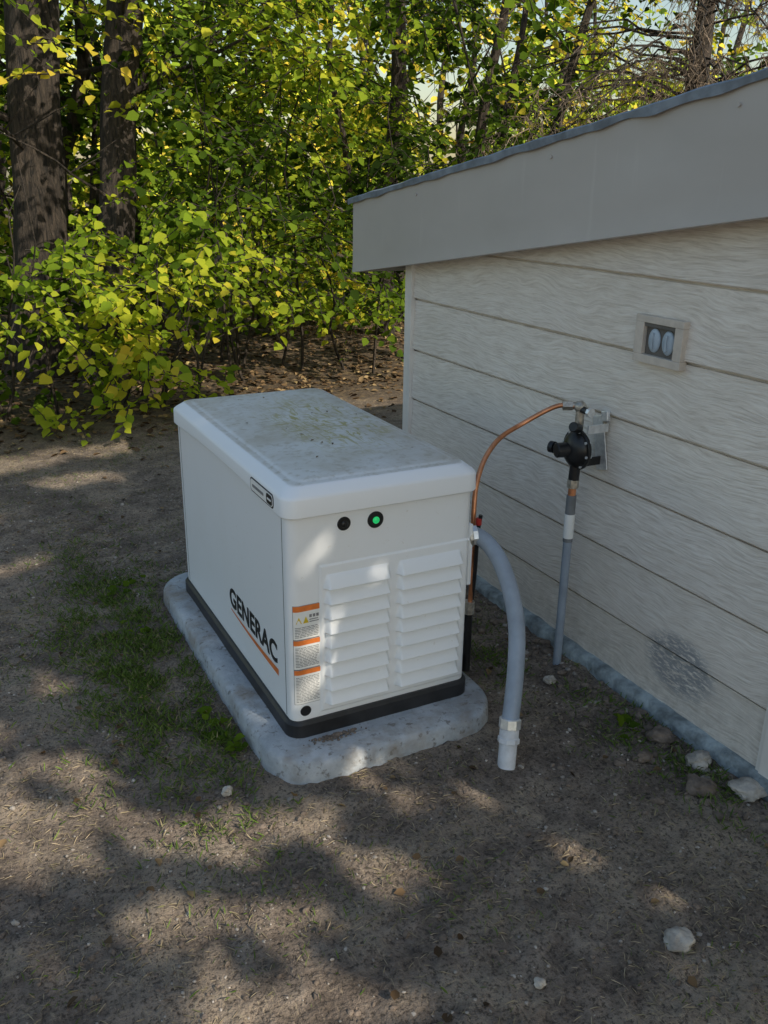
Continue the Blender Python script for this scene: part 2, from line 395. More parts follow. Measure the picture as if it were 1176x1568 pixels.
# ------------------------------------------------------------------ pipes
gp=empty('gas_regulator_assembly')
tb=Tubes(); tb.add(spline([(1.125,.165,.962),(1.07,.205,.957),(.96,.25,.893),(.865,.222,.868),(.80,.192,.835),(.752,.162,.795),(.718,.137,.735),(.70,.115,.66),(.695,.105,.56),(.695,.10,.40),(.69,.10,.30)],8),.0085,12)
tb.make('copper_line',M_copper,gp)
RX,RY=1.135,.15
ellipsoid('regulator_body',(RX,RY,.812),(.040,.062,.066),M_black,gp)
cyl('regulator_rim',(RX-.006,RY,.812),(RX+.006,RY,.812),.072,M_black,gp,36,.002)
bl=Tubes()
for k in range(8):
    a=k*math.pi/4+.2; c=Vector((RX,RY+.064*math.cos(a),.812+.064*math.sin(a))); bl.add([c-Vector((.011,0,0)),c+Vector((.011,0,0))],.005,6)
bl.make('regulator_bolts',M_zinc,gp)
cyl('spring_cap',(RX-.075,RY+.02,.812),(RX-.03,RY+.01,.812),.026,M_black,gp,24,.003)
cyl('vent_elbow',(RX-.03,RY+.085,.800),(RX-.01,RY+.05,.80),.016,M_black,gp,16)
cyl('vent_cap',(RX-.036,RY+.102,.800),(RX-.03,RY+.085,.80),.021,M_black,gp,16)
cyl('upper_pipe',(RX,RY,.87),(RX,RY,.962),.015,M_brass,gp,16)
ellipsoid('elbow',(RX,RY+.003,.962),(.021,.024,.021),M_brass,gp,16)
cyl('flare_nut',(1.12,.175,.963),(1.09,.192,.962),.017,M_brass,gp,6,.001)
cyl('flare_union',(1.135,.165,.962),(1.115,.178,.963),.013,M_brass,gp,16)
cyl('test_plug',(RX-.005,RY-.055,.955),(RX,RY,.955),.012,M_black,gp,8)
cyl('test_plug_head',(RX-.005,RY-.064,.955),(RX-.005,RY-.05,.955),.017,M_zinc,gp,8,.001)
cyl('pressure_cap',(RX-.05,RY-.03,.905),(RX-.01,RY-.01,.89),.017,M_black,gp,16,.002)
rt=Matrix.Rotation(math.radians(-14),4,'X')
box('wall_bracket',(1.218,.105,.735),(1.223,.160,.925),M_zinc,gp,.002,rt)
box('bracket_tongue',(1.202,.090,.915),(1.217,.120,.950),M_zinc,gp,.003,rt)
box('bracket_arm',(1.14,.12,.755),(1.228,.126,.785),M_black,gp,.001)
box('bracket_arm_upper',(1.14,.105,.875),(1.228,.111,.905),M_zinc,gp,.001)
sc_=Tubes()
for z in (.755,.905): sc_.add([(1.212,.132-(z-.83)*.25,z),(1.220,.132-(z-.83)*.25,z)],.008,8)
sc_.make('bracket_screws',M_brass,gp)
cyl('lower_nipple',(RX-.003,RY,.70),(RX,RY,.76),.019,M_black,gp,16,.002)
cyl('union_nut',(RX-.004,RY,.672),(RX-.003,RY,.703),.021,M_brass,gp,6,.001)
cyl('union_copper',(RX-.005,RY,.640),(RX-.004,RY,.673),.014,M_copper,gp,16)
cyl('riser_upper',(RX-.008,RY-.004,.47),(RX-.005,RY,.645),.0175,M_conduit2,gp,20,.001)
cyl('riser_sticker',(RX-.0078,RY-.004,.485),(RX-.0062,RY-.001,.575),.0183,M_label,gp,20)
cyl('riser_lower',(RX-.02,RY-.02,-.06),(RX-.008,RY-.004,.475),.0155,M_conduit,gp,20,.001)
ec=empty('electrical_conduit')
path=spline([(.632,.055,.607),(.66,.045,.612),(.690,.005,.588),(.702,-.055,.54),(.702,-.12,.46),(.690,-.175,.37),(.660,-.225,.27),(.625,-.268,.18),(.60,-.295,.12)],10)
tb=Tubes(); tb.add(path,.0265,24); tb.make('flexible_conduit',M_conduit,ec)
cyl('conduit_connector',(.628,.055,.607),(.668,.042,.611),.033,M_zinc,ec,8,.002)
cyl('conduit_locknut',(.640,.052,.608),(.652,.048,.609),.039,M_brass,ec,8,.002)
a=Vector((.603,-.292,.128)); d=(Vector((.577,-.323,0))-Vector((.60,-.295,.12))).normalized()
cyl('ground_connector_nut',a-d*.012,a+d*.022,.034,M_zinc,ec,8,.003)
cyl('ground_connector_body',a+d*.02,a+d*.05,.030,M_pvc,ec,24,.002)
cyl('ground_connector_hub',a+d*.048,a+d*.066,.034,M_pvc,ec,8,.002)
cyl('pvc_stub',a+d*.06,a+d*.20,.028,M_pvc,ec,24)
rd=Tubes(); rd.add(spline([(.705,.08,.66),(.70,.085,.60),(.70,.09,.45),(.70,.10,.35)],6),.007,8); rd.make('gas_flex_line',M_black,gp)
cyl('shutoff_cap',(.70,.083,.625),(.70,.083,.65),.010,M_red,gp,12,.002)
cyl('gas_inlet_pipe',(.69,.10,.08),(.69,.10,.33),.014,M_black,gp,16)
cyl('gas_inlet_coupling',(.69,.10,.30),(.69,.10,.345),.019,M_brass,gp,8,.001)
# ------------------------------------------------------------------ shed
shed=empty('shed'); XW=1.242; YC=1.57; YE=-2.4; SL=.1434
def ztop(y): return 1.59+SL*(2.01-y)
zs=[-.03,.226]+[.226+.236*k for k in range(1,9)]
v=[];f=[]; yseg=np.linspace(YC,YE,28)
for k in range(len(zs)-1):
    for a,b in zip(yseg[:-1],yseg[1:]):
        za=zs[k]; t1=min(zs[k+1],ztop(a)-.05); t2=min(zs[k+1],ztop(b)-.05)
        if min(t1,t2)<=za+.02: continue
        i=len(v); g=.009
        prof=[(XW+.010,0),(XW-.012,0),(XW-.016,.004),(XW-.016,.012)]
        for (px,pz_) in prof: v+=[(px,a,za+pz_),(px,b,za+pz_)]
        v+=[(XW-.005,a,t1-g),(XW-.005,b,t2-g),(XW+.008,a,t1-g-.001),(XW+.008,b,t2-g-.001),(XW+.008,a,t1+.001),(XW+.008,b,t2+.001)]
        for q in range(6): f.append((i+2*q,i+2*q+1,i+2*q+3,i+2*q+2))
mesh('siding',v,f,M_siding,shed)
XI=XW+.012
v=[(XI,YE,-.1),(XI,YC-.003,-.1),(XI,YC-.003,ztop(YC)-.06),(XI,YE,ztop(YE)-.06),
   (4.2,YE,-.1),(4.2,YC-.003,-.1),(4.2,YC-.003,ztop(YC)-.06),(4.2,YE,ztop(YE)-.06)]
mesh('walls',v,[(0,1,2,3),(5,4,7,6),(1,5,6,2),(4,0,3,7)],M_trim,shed)
box('corner_trim_face',(XW-.024,YC-.045,-.02),(XW+.002,YC+.012,1.5),M_trim,shed,.003)
box('corner_trim_bead',(XW-.029,YC-.058,-.02),(XW-.004,YC-.046,1.5),M_trim,shed,.002)
box('corner_trim_return',(XW+.003,YC+.0,-.02),(XW+.06,YC+.016,1.5),M_trim,shed,.003)
box('door_casing',(XW-.030,-.80,-.03),(XW+.0,-.715,1.85),M_trim,shed,.003)
box('door_casing_bead',(XW-.024,-.714,-.03),(XW-.004,-.70,1.85),M_trim,shed,.002)
v=[];f=[]; yy=np.linspace(YC+.02,YE,260)
for y in yy:
    e=.012*noise.noise(Vector((y*9,1,0)))+.008*noise.noise(Vector((y*30,2,0))); h=.008*noise.noise(Vector((y*14,4,0)))
    v+=[(1.178+e,y,-.1),(1.182+e,y,.010+h),(1.195+e,y,.026+h),(1.30,y,.028+h*.5)]
for i in range(len(yy)-1):
    for k in range(3): a=i*4+k; f.append((a,a+1,a+5,a+4))
fix(mesh('foundation',v,f,M_found,shed,True))
XF=1.14; ys_=np.linspace(1.99,YE-.15,90); hs=np.linspace(0,1,9); v=[];f=[]
for y in ys_:
    zb=1.25+.1417*(1.97-y); zt=ztop(y)-.012
    for h in hs:
        w=.0035*noise.noise(Vector((y*2.2,h*2,0)))
        x=XF+w-(.004 if h<.03 else 0)
        v.append((x,y,zb+(zt-zb)*h))
nh=len(hs)
for i in range(len(ys_)-1):
    for k in range(nh-1): f.append((i*nh+k,(i+1)*nh+k,(i+1)*nh+k+1,i*nh+k+1))
mesh('fascia',v,f,M_fascia,shed,True)
def slopebox(name,xa,xb,ya,yb,za,zb,mat):
    v=[(x,y,ztop(y)+z) for x in (xa,xb) for y in (ya,yb) for z in (za,zb)]
    f=[(0,1,3,2),(4,6,7,5),(0,4,5,1),(2,3,7,6),(0,2,6,4),(1,5,7,3)]
    return fix(mesh(name,v,f,mat,shed))
v=[];f=[]
for i,y in enumerate(ys_):
    zb=1.25+.1417*(1.97-y); v+=[(XF-.004,y,zb),(XF+.03,y,zb-.001)]
mesh('fascia_return',v,[(2*i,2*i+1,2*i+3,2*i+2) for i in range(len(ys_)-1)],M_fascia,shed)
mesh('fascia_end',[(XF,1.9905,1.247),(4.3,1.9905,1.247),(4.3,1.9905,ztop(1.99)-.012),(XF,1.9905,ztop(1.99)-.012)],[(0,1,2,3)],M_fascia,shed)
slopebox('soffit',XF+.03,4.28,YE-.14,1.985,-.33,-.315,M_soffit)
slopebox('roof_deck',XF+.01,4.28,YE-.14,1.985,-.04,-.004,M_soffit)
v=[];f=[]; yy=np.linspace(2.02,YE-.2,160)
for y in yy:
    w=.006*noise.noise(Vector((y*9,0,0)))+.005*noise.noise(Vector((y*3,5,0)))
    z=ztop(y)+.005*noise.noise(Vector((y*7,3,0)))+.004
    v+=[(XF-.012+w,y,z-.024+w*1.6),(XF-.016+w,y,z-.002),(XF-.008+w,y,z+.004),(XF+.05,y,z+.004),(4.35,y,z+.004)]
for i in range(len(yy)-1):
    for k in range(4): a=i*5+k; f.append((a,a+5,a+6,a+1))
fix(mesh('roof_membrane',v,f,M_roof,shed))
sc_=Tubes()
for y in (1.35,.42,-.36,-1.2):
    z=ztop(y)-.06; sc_.add([(XF-.006,y,z),(XF+.002,y,z)],.006,8)
sc_.make('fascia_screws',M_fascia,shed)
ob=empty('outdoor_outlet'); ya,yb,za,zb=-.200,.008,1.142,1.290; yi0,yi1,zi0,zi1=-.165,-.030,1.168,1.268; xf=XW-.034
for nme,a,b in (('plate_bottom',(xf,ya,za),(XW-.003,yb,zi0)),('plate_top',(xf,ya,zi1),(XW-.003,yb,zb)),('plate_side',(xf+.0003,ya+.0005,zi0),(XW-.003,yi0,zi1)),('plate_side_b',(xf+.0003,yi1,zi0),(XW-.003,yb-.0005,zi1))):
    box(nme,a,b,M_outlet,ob,.002)
box('recess_back',(XW-.018,yi0,zi0),(XW-.014,yi1,zi1),M_recess,ob)
box('recess_lid',(xf+.004,yi0,zi1-.012),(xf+.010,yi1,zi1),M_recess,ob,.001)
for k,y in enumerate((-.130,-.070)):
    ellipsoid('receptacle_cover_%d'%k,(XW-.020,y,1.215),(.009,.026,.038),M_duplex,ob,20)
    box('receptacle_flap_%d'%k,(XW-.033,y-.004,1.19),(XW-.025,y+.004,1.24),M_duplex,ob,.001)
# ------------------------------------------------------------------ leaves
def leafmesh(name,P,A,N,size,tint,mat,parent=None,width=.36,fold=.07):
    n=len(P); A=A/np.linalg.norm(A,axis=1,keepdims=True); S=np.cross(A,N); S/=np.linalg.norm(S,axis=1,keepdims=True)+1e-9; N=np.cross(S,A)
    s=size[:,None]
    loc=[(0,0,0),(.28,width,fold),(.62,width*.85,fold*.9),(1,0,-.12),(.62,-width*.85,fold*.9),(.28,-width,fold)]
    V=np.stack([P+s*(A*a+S*b+N*c) for a,b,c in loc],1).reshape(-1,3)
    base=np.arange(n)*6
    loops=np.stack([base,base+1,base+2,base+3,base,base+3,base+4,base+5],1).reshape(-1)
    m=bpy.data.meshes.new(name); m.vertices.add(n*6); m.vertices.foreach_set('co',V.reshape(-1).astype(np.float32))
    m.loops.add(n*8); m.loops.foreach_set('vertex_index',loops.astype(np.int32))
    m.polygons.add(n*2); m.polygons.foreach_set('loop_start',(np.arange(n*2)*4).astype(np.int32)); m.polygons.foreach_set('loop_total',np.full(n*2,4,np.int32))
    m.update(calc_edges=True)
    at=m.attributes.new('tint','FLOAT','FACE'); at.data.foreach_set('value',np.repeat(tint,2).astype(np.float32))
    m.materials.append(mat); m.validate()
    return link(bpy.data.objects.new(name,m),parent)
def sprays(starts,dirs,length,nl,size,tbase,tvar=.15,twigs=None):
    P=[];A=[];N=[];S=[];T=[]
    for i in range(len(starts)):
        s=starts[i];d=dirs[i]/np.linalg.norm(dirs[i]); Ln=length[i]
        side=np.cross(d,[0,0,1.]);side/=np.linalg.norm(side)+1e-6
        k=np.arange(nl); q=(k+.5)/nl
        pos=s+np.outer(q*Ln,d)+np.outer(q*q*Ln*.35,[0,0,-1.])
        sg=np.where(k%2==0,1.,-1.)[:,None]
        pos=pos+sg*side*Ln*.05*rng.random((nl,1))
        ax=d*.6+sg*side*rng.uniform(.3,1.1,(nl,1))+rng.normal(0,.25,(nl,3))+np.array([0,0,-.35])
        nm=np.array([0.05,-.4,1.])+rng.normal(0,.5,(nl,3))
        P.append(pos);A.append(ax);N.append(nm);S.append(size[i]*rng.uniform(.55,1.25,nl));T.append(np.clip(tbase[i]+rng.normal(0,tvar,nl),0,1))
        if twigs is not None:
            twigs.add([s,s+d*Ln*.5-np.array([0,0,Ln*.09]),s+d*Ln-np.array([0,0,Ln*.35])],[.006,.004,.002],4,False)
    return [np.concatenate(x) for x in (P,A,N,S,T)]
CAMP=np.array([-.8157,-2.1879,1.6685])
def clumpmask(P,scale,thr,seed):
    return np.array([noise.noise(Vector((p[0]*scale+seed,p[1]*scale,p[2]*scale)))>thr for p in P])
# clearings in the wood through which the sky shows
GAPS=[(30.0,5.0,1.7,2.5),(27.0,7.2,1.5,1.6),(33.2,7.5,1.6,1.5),(24.0,8.4,1.4,1.2),(41.0,7.5,2.2,1.4),(12.0,7.9,1.3,1.4),(37.,5.9,1.5,1.1),(45,6.5,1.6,1.1),(19,6.5,1.,.8)]
def notgap(C,p=.93):
    d=C-CAMP; az=np.degrees(np.arctan2(d[:,0],d[:,1])); el=np.degrees(np.arctan2(d[:,2],np.hypot(d[:,0],d[:,1])))
    k=np.ones(len(C),bool)
    for a,e,ra,re in GAPS: k&=~((((az-a)/ra)**2+((el-e)/re)**2<1)&(rng.random(len(C))<p))
    return k
def foliage(name,parent,n,lo,hi,size,tb,nl=10,Ln=(.3,.7),scale=.9,thr=-.15,seed=0,tw=True,mat=None,shape=None,width=.38):
    C=rng.uniform(lo,hi,(n,3)); C=C[clumpmask(C,scale,thr,seed)]; C=C[notgap(C)]
    if shape is not None: C=C[shape(C)]
    m=len(C); d=np.stack([rng.normal(0,1,m),rng.normal(-.5,1,m),rng.normal(-.1,.25,m)],1)
    tb_=np.array([tb[0]+(tb[1]-tb[0])*(.5+1.1*noise.noise(Vector((p[0]*.9+seed*3,p[1]*.9,p[2]*.9)))) for p in C])
    T=Tubes() if tw else None
    arr=sprays(C,d,rng.uniform(Ln[0],Ln[1],m),nl,rng.uniform(size[0],size[1],m),tb_,.13,T)
    leafmesh(name,*arr,mat or M_leaf,parent,width)
    if tw: mesh(name+'_twigs',T.v,T.f,M_bark,parent)
    return m*nl
def wobble(p0,p1,n,amp,seed):
    out=[]
    for i in range(n+1):
        q=i/n; p=Vector(p0).lerp(Vector(p1),q); out.append(p+Vector((noise.noise(Vector((q*3,seed,0))),noise.noise(Vector((q*3,seed,9))),0))*amp*(q**.5 if q else 0))
    return out
def tree(name,stems):
    e=empty(name); T=Tubes()
    for k,(p0,p1,r0,r1) in enumerate(stems):
        pts=wobble(p0,p1,30,.12,k*5.3+p0[0]); rad=[(r0+(r1-r0)*(i/30))*(1+.25*math.exp(-i*1.1)) for i in range(31)]
        T.add(pts,rad,28,True,.28)
        for j in range(10):
            i=random.randint(8,27); b=pts[i]; a=random.uniform(0,6.28); l=random.uniform(.8,2.0)
            e1=b+Vector((math.cos(a),math.sin(a),random.uniform(.1,.7)))*l
            br=wobble(b,e1,8,.4,j+k*3.); r=rad[i]*random.uniform(.10,.2)
            T.add(br,[r*(1-q/9) for q in range(9)],6,True)
            for s in range(3):
                c=br[random.randint(3,7)]; T.add([c,c+Vector((random.uniform(-.5,.5),random.uniform(-.5,.5),random.uniform(-.2,.4)))],[r*.35,.003],4,False)
    T.make('trunk_and_limbs',M_bark,e)
    return e
cnt=0
m1=tree('added_shade_tree',[((.03,6.35,-.1),(.72,6.7,5.8),.23,.17)])
cnt+=foliage('crown',m1,330,(-2.4,6.6,1.4),(1.3,8.0,5.0),(.07,.105),(.15,.8),12,(.4,.9),.8,-.15,3)
cnt+=foliage('crown_front',m1,70,(-1.6,4.8,2.3),(1.3,6.0,3.6),(.07,.10),(.35,.9),11,(.4,.8),.9,-.0,4)
cnt+=foliage('shade_overhang',m1,90,(-3.0,3.2,3.5),(1.2,5.6,5.0),(.09,.13),(.3,.8),12,(.4,.9),.9,.0,6)  # above the frame, added to throw dappled shade on lower foliage
m2=tree('added_shade_tree',[((.49,5.75,-.1),(1.5,6.0,5.8),.155,.11)])
cnt+=foliage('crown',m2,380,(.9,5.2,2.0),(3.2,7.4,5.0),(.065,.10),(.15,.9),12,(.4,.9),.9,-.12,11)
cnt+=foliage('shade_overhang',m2,110,(1.2,3.0,3.6),(5.0,5.2,5.0),(.09,.13),(.3,.8),12,(.4,.9),.9,.0,16)  # unseen leaves added to break up sunlight on the foliage below
sh=empty('maple_shrub'); T=Tubes()
for k in range(12):
    x=random.uniform(-1.2,1.1);y=random.uniform(4.5,5.2); T.add(wobble((x,y,-.05),(x+random.uniform(-.5,.5),y-random.uniform(.0,.5),random.uniform(1.0,1.9)),7,.25,k),[.013*(1-i/9) for i in range(8)],5)
T.make('stems',M_bark,sh)
def shs(C): return (C[:,2]<1.25+.8*np.clip(C[:,0]-.1,0,1))
cnt+=foliage('leaves',sh,950,(-1.7,3.9,.12),(1.2,5.2,2.0),(.055,.095),(.2,.75),9,(.2,.5),1.5,-.10,5,width=.43,shape=shs)
sh2=empty('maple_shrub'); T=Tubes()
for k in range(9):
    x=random.uniform(1.2,3.6);y=random.uniform(5.3,6.4); T.add(wobble((x,y,-.05),(x+random.uniform(-.6,.4),y-random.uniform(.0,.6),random.uniform(1.8,3.2)),9,.4,k+40),[.016*(1-i/11) for i in range(10)],5)
T.make('stems',M_bark,sh2)
cnt+=foliage('leaves',sh2,1300,(.9,4.7,.55),(4.0,6.3,3.3),(.055,.09),(.08,.75),9,(.25,.6),1.3,-.10,25,width=.42)
th=empty('woodland_thicket'); T=Tubes()
for k in range(34):
    x=random.uniform(-3,9);y=random.uniform(7.2,14); r=random.choice([.02,.03,.04,.06,.10])
    if 6.5<x<9 and y<7.5: continue
    pts=wobble((x,y,-.1),(x+random.uniform(-1.3,1.3),y+random.uniform(-.5,.5),random.uniform(4.5,6)),12,.6,k+90); T.add(pts,[r*(1-.06*i) for i in range(13)],7)
    for j in range(8):
        b=pts[random.randint(2,11)]; T.add(wobble(b,b+Vector((random.uniform(-1.2,1.2),random.uniform(-1.2,.8),random.uniform(-.1,.9))),5,.25,j+k),[r*.3,r*.25,r*.2,r*.15,r*.1,.002],4,False)
T.make('sapling_stems',M_bark,th)
cnt+=foliage('leaves',th,2900,(-3.2,6.8,.1),(8,10.5,4.2),(.075,.12),(.0,.75),11,(.4,.9),.7,-.14,50,False,width=.42)
cnt+=foliage('leaves_far',th,2100,(-5,11,.2),(16,17,5.2),(.12,.19),(.05,1.0),11,(.6,1.4),.4,-.12,70,False,M_leaff,width=.42)
bk=empty('distant_trees')
T=Tubes()
for k in range(22):
    x=random.uniform(-8,30);y=random.uniform(18,28); T.add(wobble((x,y,0),(x+random.uniform(-.8,.8),y,8),8,.4,k+190),[.14*(1-.07*i) for i in range(9)],7)
T.make('trunks',M_bark,bk)
cnt+=foliage('leaves',bk,2300,(-10,19,-.2),(34,28,6.0),(.28,.44),(.1,1.),11,(1.,2.2),.25,-.14,90,False,M_leaff,width=.42)
ys2=empty('birch_tree'); T=Tubes()
for p0,p1,r in (((5.2,7.6,-.1),(5.6,7.2,5.5),.09),((5.5,7.8,-.1),(6.6,8.2,5.5),.07)):
    pts=wobble(p0,p1,14,.3,p0[0]); T.add(pts,[r*(1-.05*i) for i in range(15)],9)
T.make('trunk_and_limbs',M_bark,ys2)
cnt+=foliage('crown',ys2,850,(3.8,7.0,1.6),(10.5,10.5,4.8),(.07,.11),(.65,1.05),9,(.3,.8),.8,-.08,33)
sp_=empty('spruce_tree'); T=Tubes(); TW=Tubes()
bx,by=7.45,6.25; T.add(wobble((bx,by,-.1),(bx+.15,by+.2,6.2),16,.12,2.2),[.17*(1-.045*i) for i in range(17)],14,True,.2)
for k in range(90):
    z=random.uniform(2.2,5.2); a=random.uniform(2.2,5.0); l=random.uniform(1.2,4.0)
    b=Vector((bx,by,z)); dx,dy=math.cos(a),math.sin(a); br=[]; dz=random.uniform(.2,.9)
    for i in range(13):
        q=i/12; br.append(b+Vector((dx*l*q+.28*noise.noise(Vector((q*4,k,0))),dy*l*q+.28*noise.noise(Vector((q*4,k,5))),dz*l*.5*q-.75*l*.5*q*q*1.6+.2*noise.noise(Vector((q*5,k,7))))))
    T.add(br,[.016*(1-i/13.5) for i in range(13)],5,False)
    for s in range(20):
        i=random.randint(2,12); c=br[i]; dr=Vector((random.uniform(-1,1),random.uniform(-1,1),random.uniform(-1.6,-.1)))*random.uniform(.12,.42)
        m_=c+dr*.5+Vector((random.uniform(-.06,.06),random.uniform(-.06,.06),.05)); TW.add([c,m_,c+dr],[.005,.004,.002],3,False)
        for w in range(3):
            g_=m_+Vector((random.uniform(-.15,.15),random.uniform(-.15,.15),random.uniform(-.22,.02))); TW.add([m_,g_],[.003,.0015],3,False)
T.make('trunk_and_branches',M_bark,sp_); TW.make('bare_twigs',M_twig,sp_)
ov=empty('added_shade_tree'); T=Tubes()
T.add(wobble((3.9,7.0,-.1),(3.6,6.2,5.5),12,.2,77),[.11*(1-.05*i) for i in range(13)],10)
for (a,b,cq) in (((3.65,6.3,4.2),(3.3,4.9,3.3),(3.35,4.4,2.3)),((3.65,6.3,4.5),(3.6,5.0,3.4),(4.1,4.4,2.9)),((3.7,6.4,3.6),(2.9,5.1,3.0),(2.7,4.5,2.5))):
    T.add(spline([a,b,cq],8),[.03*(1-i/20) for i in range(17)],6,False)
T.make('trunk_and_limbs',M_bark,ov)
cnt+=foliage('crown',ov,110,(2.5,4.1,2.55),(4.3,5.2,3.8),(.07,.11),(.25,.65),9,(.25,.5),1.3,-.15,60,width=.43)
# ------------------------------------------------------------------ sun + unseen shade tree added behind the camera, holes cut to place sun patches
S=np.array([.30,-.75,.59]); S/=np.linalg.norm(S)
holes=[(-.62,-.06,.15,.055),(-.84,-.03,.14,.07),(-.74,-.14,.11,.045),(-1.02,.05,.14,.06),(-.34,-.22,.14,.06),(-.20,-.30,.15,.055),(-.06,-.31,.09,.04),(-.43,-.17,.08,.04),(-.70,.30,.14,.035),(-.86,.14,.08,.035),(-.55,.15,.07,.025),(-.92,.50,.12,.04),(-.6,.75,.07,.03),
 (.15,-.13,.07,.03),(-.03,.30,.018,.045),(-.11,.50,.016,.03),(-.24,.86,.014,.018),(-.38,-.56,.09,.03),(-.22,-.62,.07,.025),
 (-.35,-.84,.15,.05),(-.12,-.92,.08,.03),(.05,-.60,.08,.03),(.70,-.93,.09,.04),(.86,-.99,.08,.035),(.52,-.72,.06,.025),(.245,-.36,.06,.025),(.42,-.42,.05,.02),(-.5,-.45,.06,.025),(-1.1,.2,.1,.06),(-1.2,-.3,.1,.06),(.3,3.7,.6,.14),(-.5,3.6,.45,.14),(-.9,2.6,.3,.07),(-.1,3.1,.3,.06),(-.6,1.9,.15,.04)]
sv=np.cross(S,[0,0,1]);sv/=np.linalg.norm(sv); uv=np.cross(sv,S)
Pl=[]
for layer in range(3):
    dist=7.4+layer*.4
    for a in np.arange(-2.8,2.4,.08):
        for b in np.arange(-2.0,2.45,.08):
            q=np.array([.1,.4,0])+S*dist+sv*(a+random.uniform(-.04,.04))+uv*(b+random.uniform(-.04,.04))+S*random.uniform(-.15,.15)
            if q[2]<.3: continue
            g=q-S*q[2]/S[2]; ok=True
            for hx,hy,rx,ry in holes:
                rr=((g[0]-hx)/(rx+.045))**2+((g[1]-hy)/(ry+.075))**2
                if rr<.85+.4*random.random(): ok=False;break
            if ok: Pl.append(q)
Pl=np.array(Pl); n=len(Pl)
sk=tree('added_shade_tree',[((5.2,-8.6,-.1),(3.6,-7.4,6.4),.2,.08)])  # added out of view; its leaf grid is shaped to cast dapples
Ax=rng.normal(0,1,(n,3)); Ax/=np.linalg.norm(Ax,axis=1,keepdims=True); sz=rng.uniform(.12,.155,n)
leafmesh('crown',Pl-Ax*sz[:,None]*.5,Ax,S+rng.normal(0,.2,(n,3)),sz,np.clip(rng.normal(.5,.15,n),0,1),M_leaf,sk,.52)
# ------------------------------------------------------------------ ground cover
def inpad(x,y): return -.105<x<.715 and -.16<y<1.40
def ok(x,y): return not inpad(x,y) and x<1.17
def scatter_rocks(name,pts,sizes,mat,sub=1,zz=None):
    bm=bmesh.new(); bmesh.ops.create_icosphere(bm,subdivisions=sub,radius=1); bv=np.array([v.co[:] for v in bm.verts]); bf=np.array([[v.index for v in f.verts] for f in bm.faces]); bm.free()
    V=[];F=[]
    for (x,y),s in zip(pts,sizes):
        sc=s*rng.uniform(.6,1.3,3)*np.array([1,1,.65]); a=rng.uniform(0,6.28); R=np.array([[math.cos(a),-math.sin(a),0],[math.sin(a),math.cos(a),0],[0,0,1]])
        q=(bv*(1+rng.uniform(-.22,.22,(len(bv),1))))*sc@R.T+np.array([x,y,(gz(x,y)+s*.15) if zz is None else zz]); b=len(V)*len(bv); V.append(q);F.append(bf+b)
    V=np.concatenate(V);F=np.concatenate(F); return mesh(name,V,F.tolist(),mat,None,False)
pts=[];sz=[]
while len(pts)<4800:
    x=rng.uniform(-1.5,1.2);y=rng.uniform(-1.6,3.2)
    if not ok(x,y): continue
    if noise.noise(Vector((x*2,y*2,4)))<rng.uniform(-.6,.3): continue
    pts.append((x,y));sz.append(.0022+.0038*rng.random()**3+(.009*rng.random() if rng.random()<.025 else 0))
for k in range(45):
    y=rng.uniform(-1.2,.5); x=1.15-abs(rng.normal(0,.07))
    if ok(x,y): pts.append((x,y)); sz.append(.008+.014*rng.random()**2)
scatter_rocks('gravel',pts,sz,M_pebble)
pts=[];sz=[]
for k in range(620):
    y=rng.uniform(-1.3,1.3); x=1.17-abs(rng.normal(0,.10))
    if ok(x,y): pts.append((x,y));sz.append(.005+.015*rng.random()**3)
for k in range(3600):
    x=rng.uniform(-1.4,1.1);y=rng.uniform(-1.6,2.5)
    if ok(x,y): pts.append((x,y));sz.append(.003+.007*rng.random()**2.5)
scatter_rocks('dirt_clods',pts,sz,M_clod,2)
def rock(x,y,sx,sy,sz_,mat=M_rock,seed=0):
    bm=bmesh.new(); bmesh.ops.create_icosphere(bm,subdivisions=4,radius=1)
    for v in bm.verts:
        c=v.co; k=1+.38*noise.noise(c*1.3+Vector((seed,0,0)))+.16*noise.noise(c*4+Vector((seed,0,0)))
        v.co=Vector((x+c.x*sx*k,y+c.y*sy*k,sz_*.25+c.z*sz_*k))
    for f in bm.faces:f.smooth=True
    m=bpy.data.meshes.new('rock');bm.to_mesh(m);bm.free();m.materials.append(mat); link(bpy.data.objects.new('rock',m))
rock(1.12,-.575,.042,.030,.024,M_rock,1); rock(1.03,-.67,.042,.040,.022,M_clod,2); rock(1.15,-.74,.05,.045,.020,M_rock,3)
rock(.555,-1.07,.036,.034,.018,M_rock,4); rock(-.23,-.075,.016,.014,.014,M_rock,5); rock(-.88,-.22,.02,.03,.015,M_rock,6); rock(1.0,.02,.022,.02,.014,M_rock,7); rock(.98,-.48,.03,.02,.015,M_clod,8)
rock(.19,-1.02,.013,.012,.009,M_rock,9); rock(1.11,-.42,.045,.04,.02,M_clod,12)
def blades(name,n,fn,hgt,tb,flat=False,wid=.06):
    P=[];A=[];N=[];S_=[];T=[]
    while len(P)<n:
        x=rng.uniform(-1.6,1.2);y=rng.uniform(-1.6,4.2)
        if not ok(x,y) or rng.random()>fn(x,y): continue
        P.append((x,y,gz(x,y)+.001)); a=rng.uniform(0,6.28); up=rng.uniform(.0,.12) if flat else rng.uniform(.4,1.6)
        A.append((math.cos(a),math.sin(a),up)); N.append((rng.normal(),rng.normal(),2. if flat else .3)); S_.append(hgt*rng.uniform(.4,1.3)); T.append(np.clip(rng.normal(tb,.13),0,1))
    leafmesh(name,np.array(P),np.array(A),np.array(N),np.array(S_),np.array(T),M_grass,None,wid,.02)
def gnoise(x,y,s=1.5,o=0): return noise.noise(Vector((x*s+o,y*s,2)))
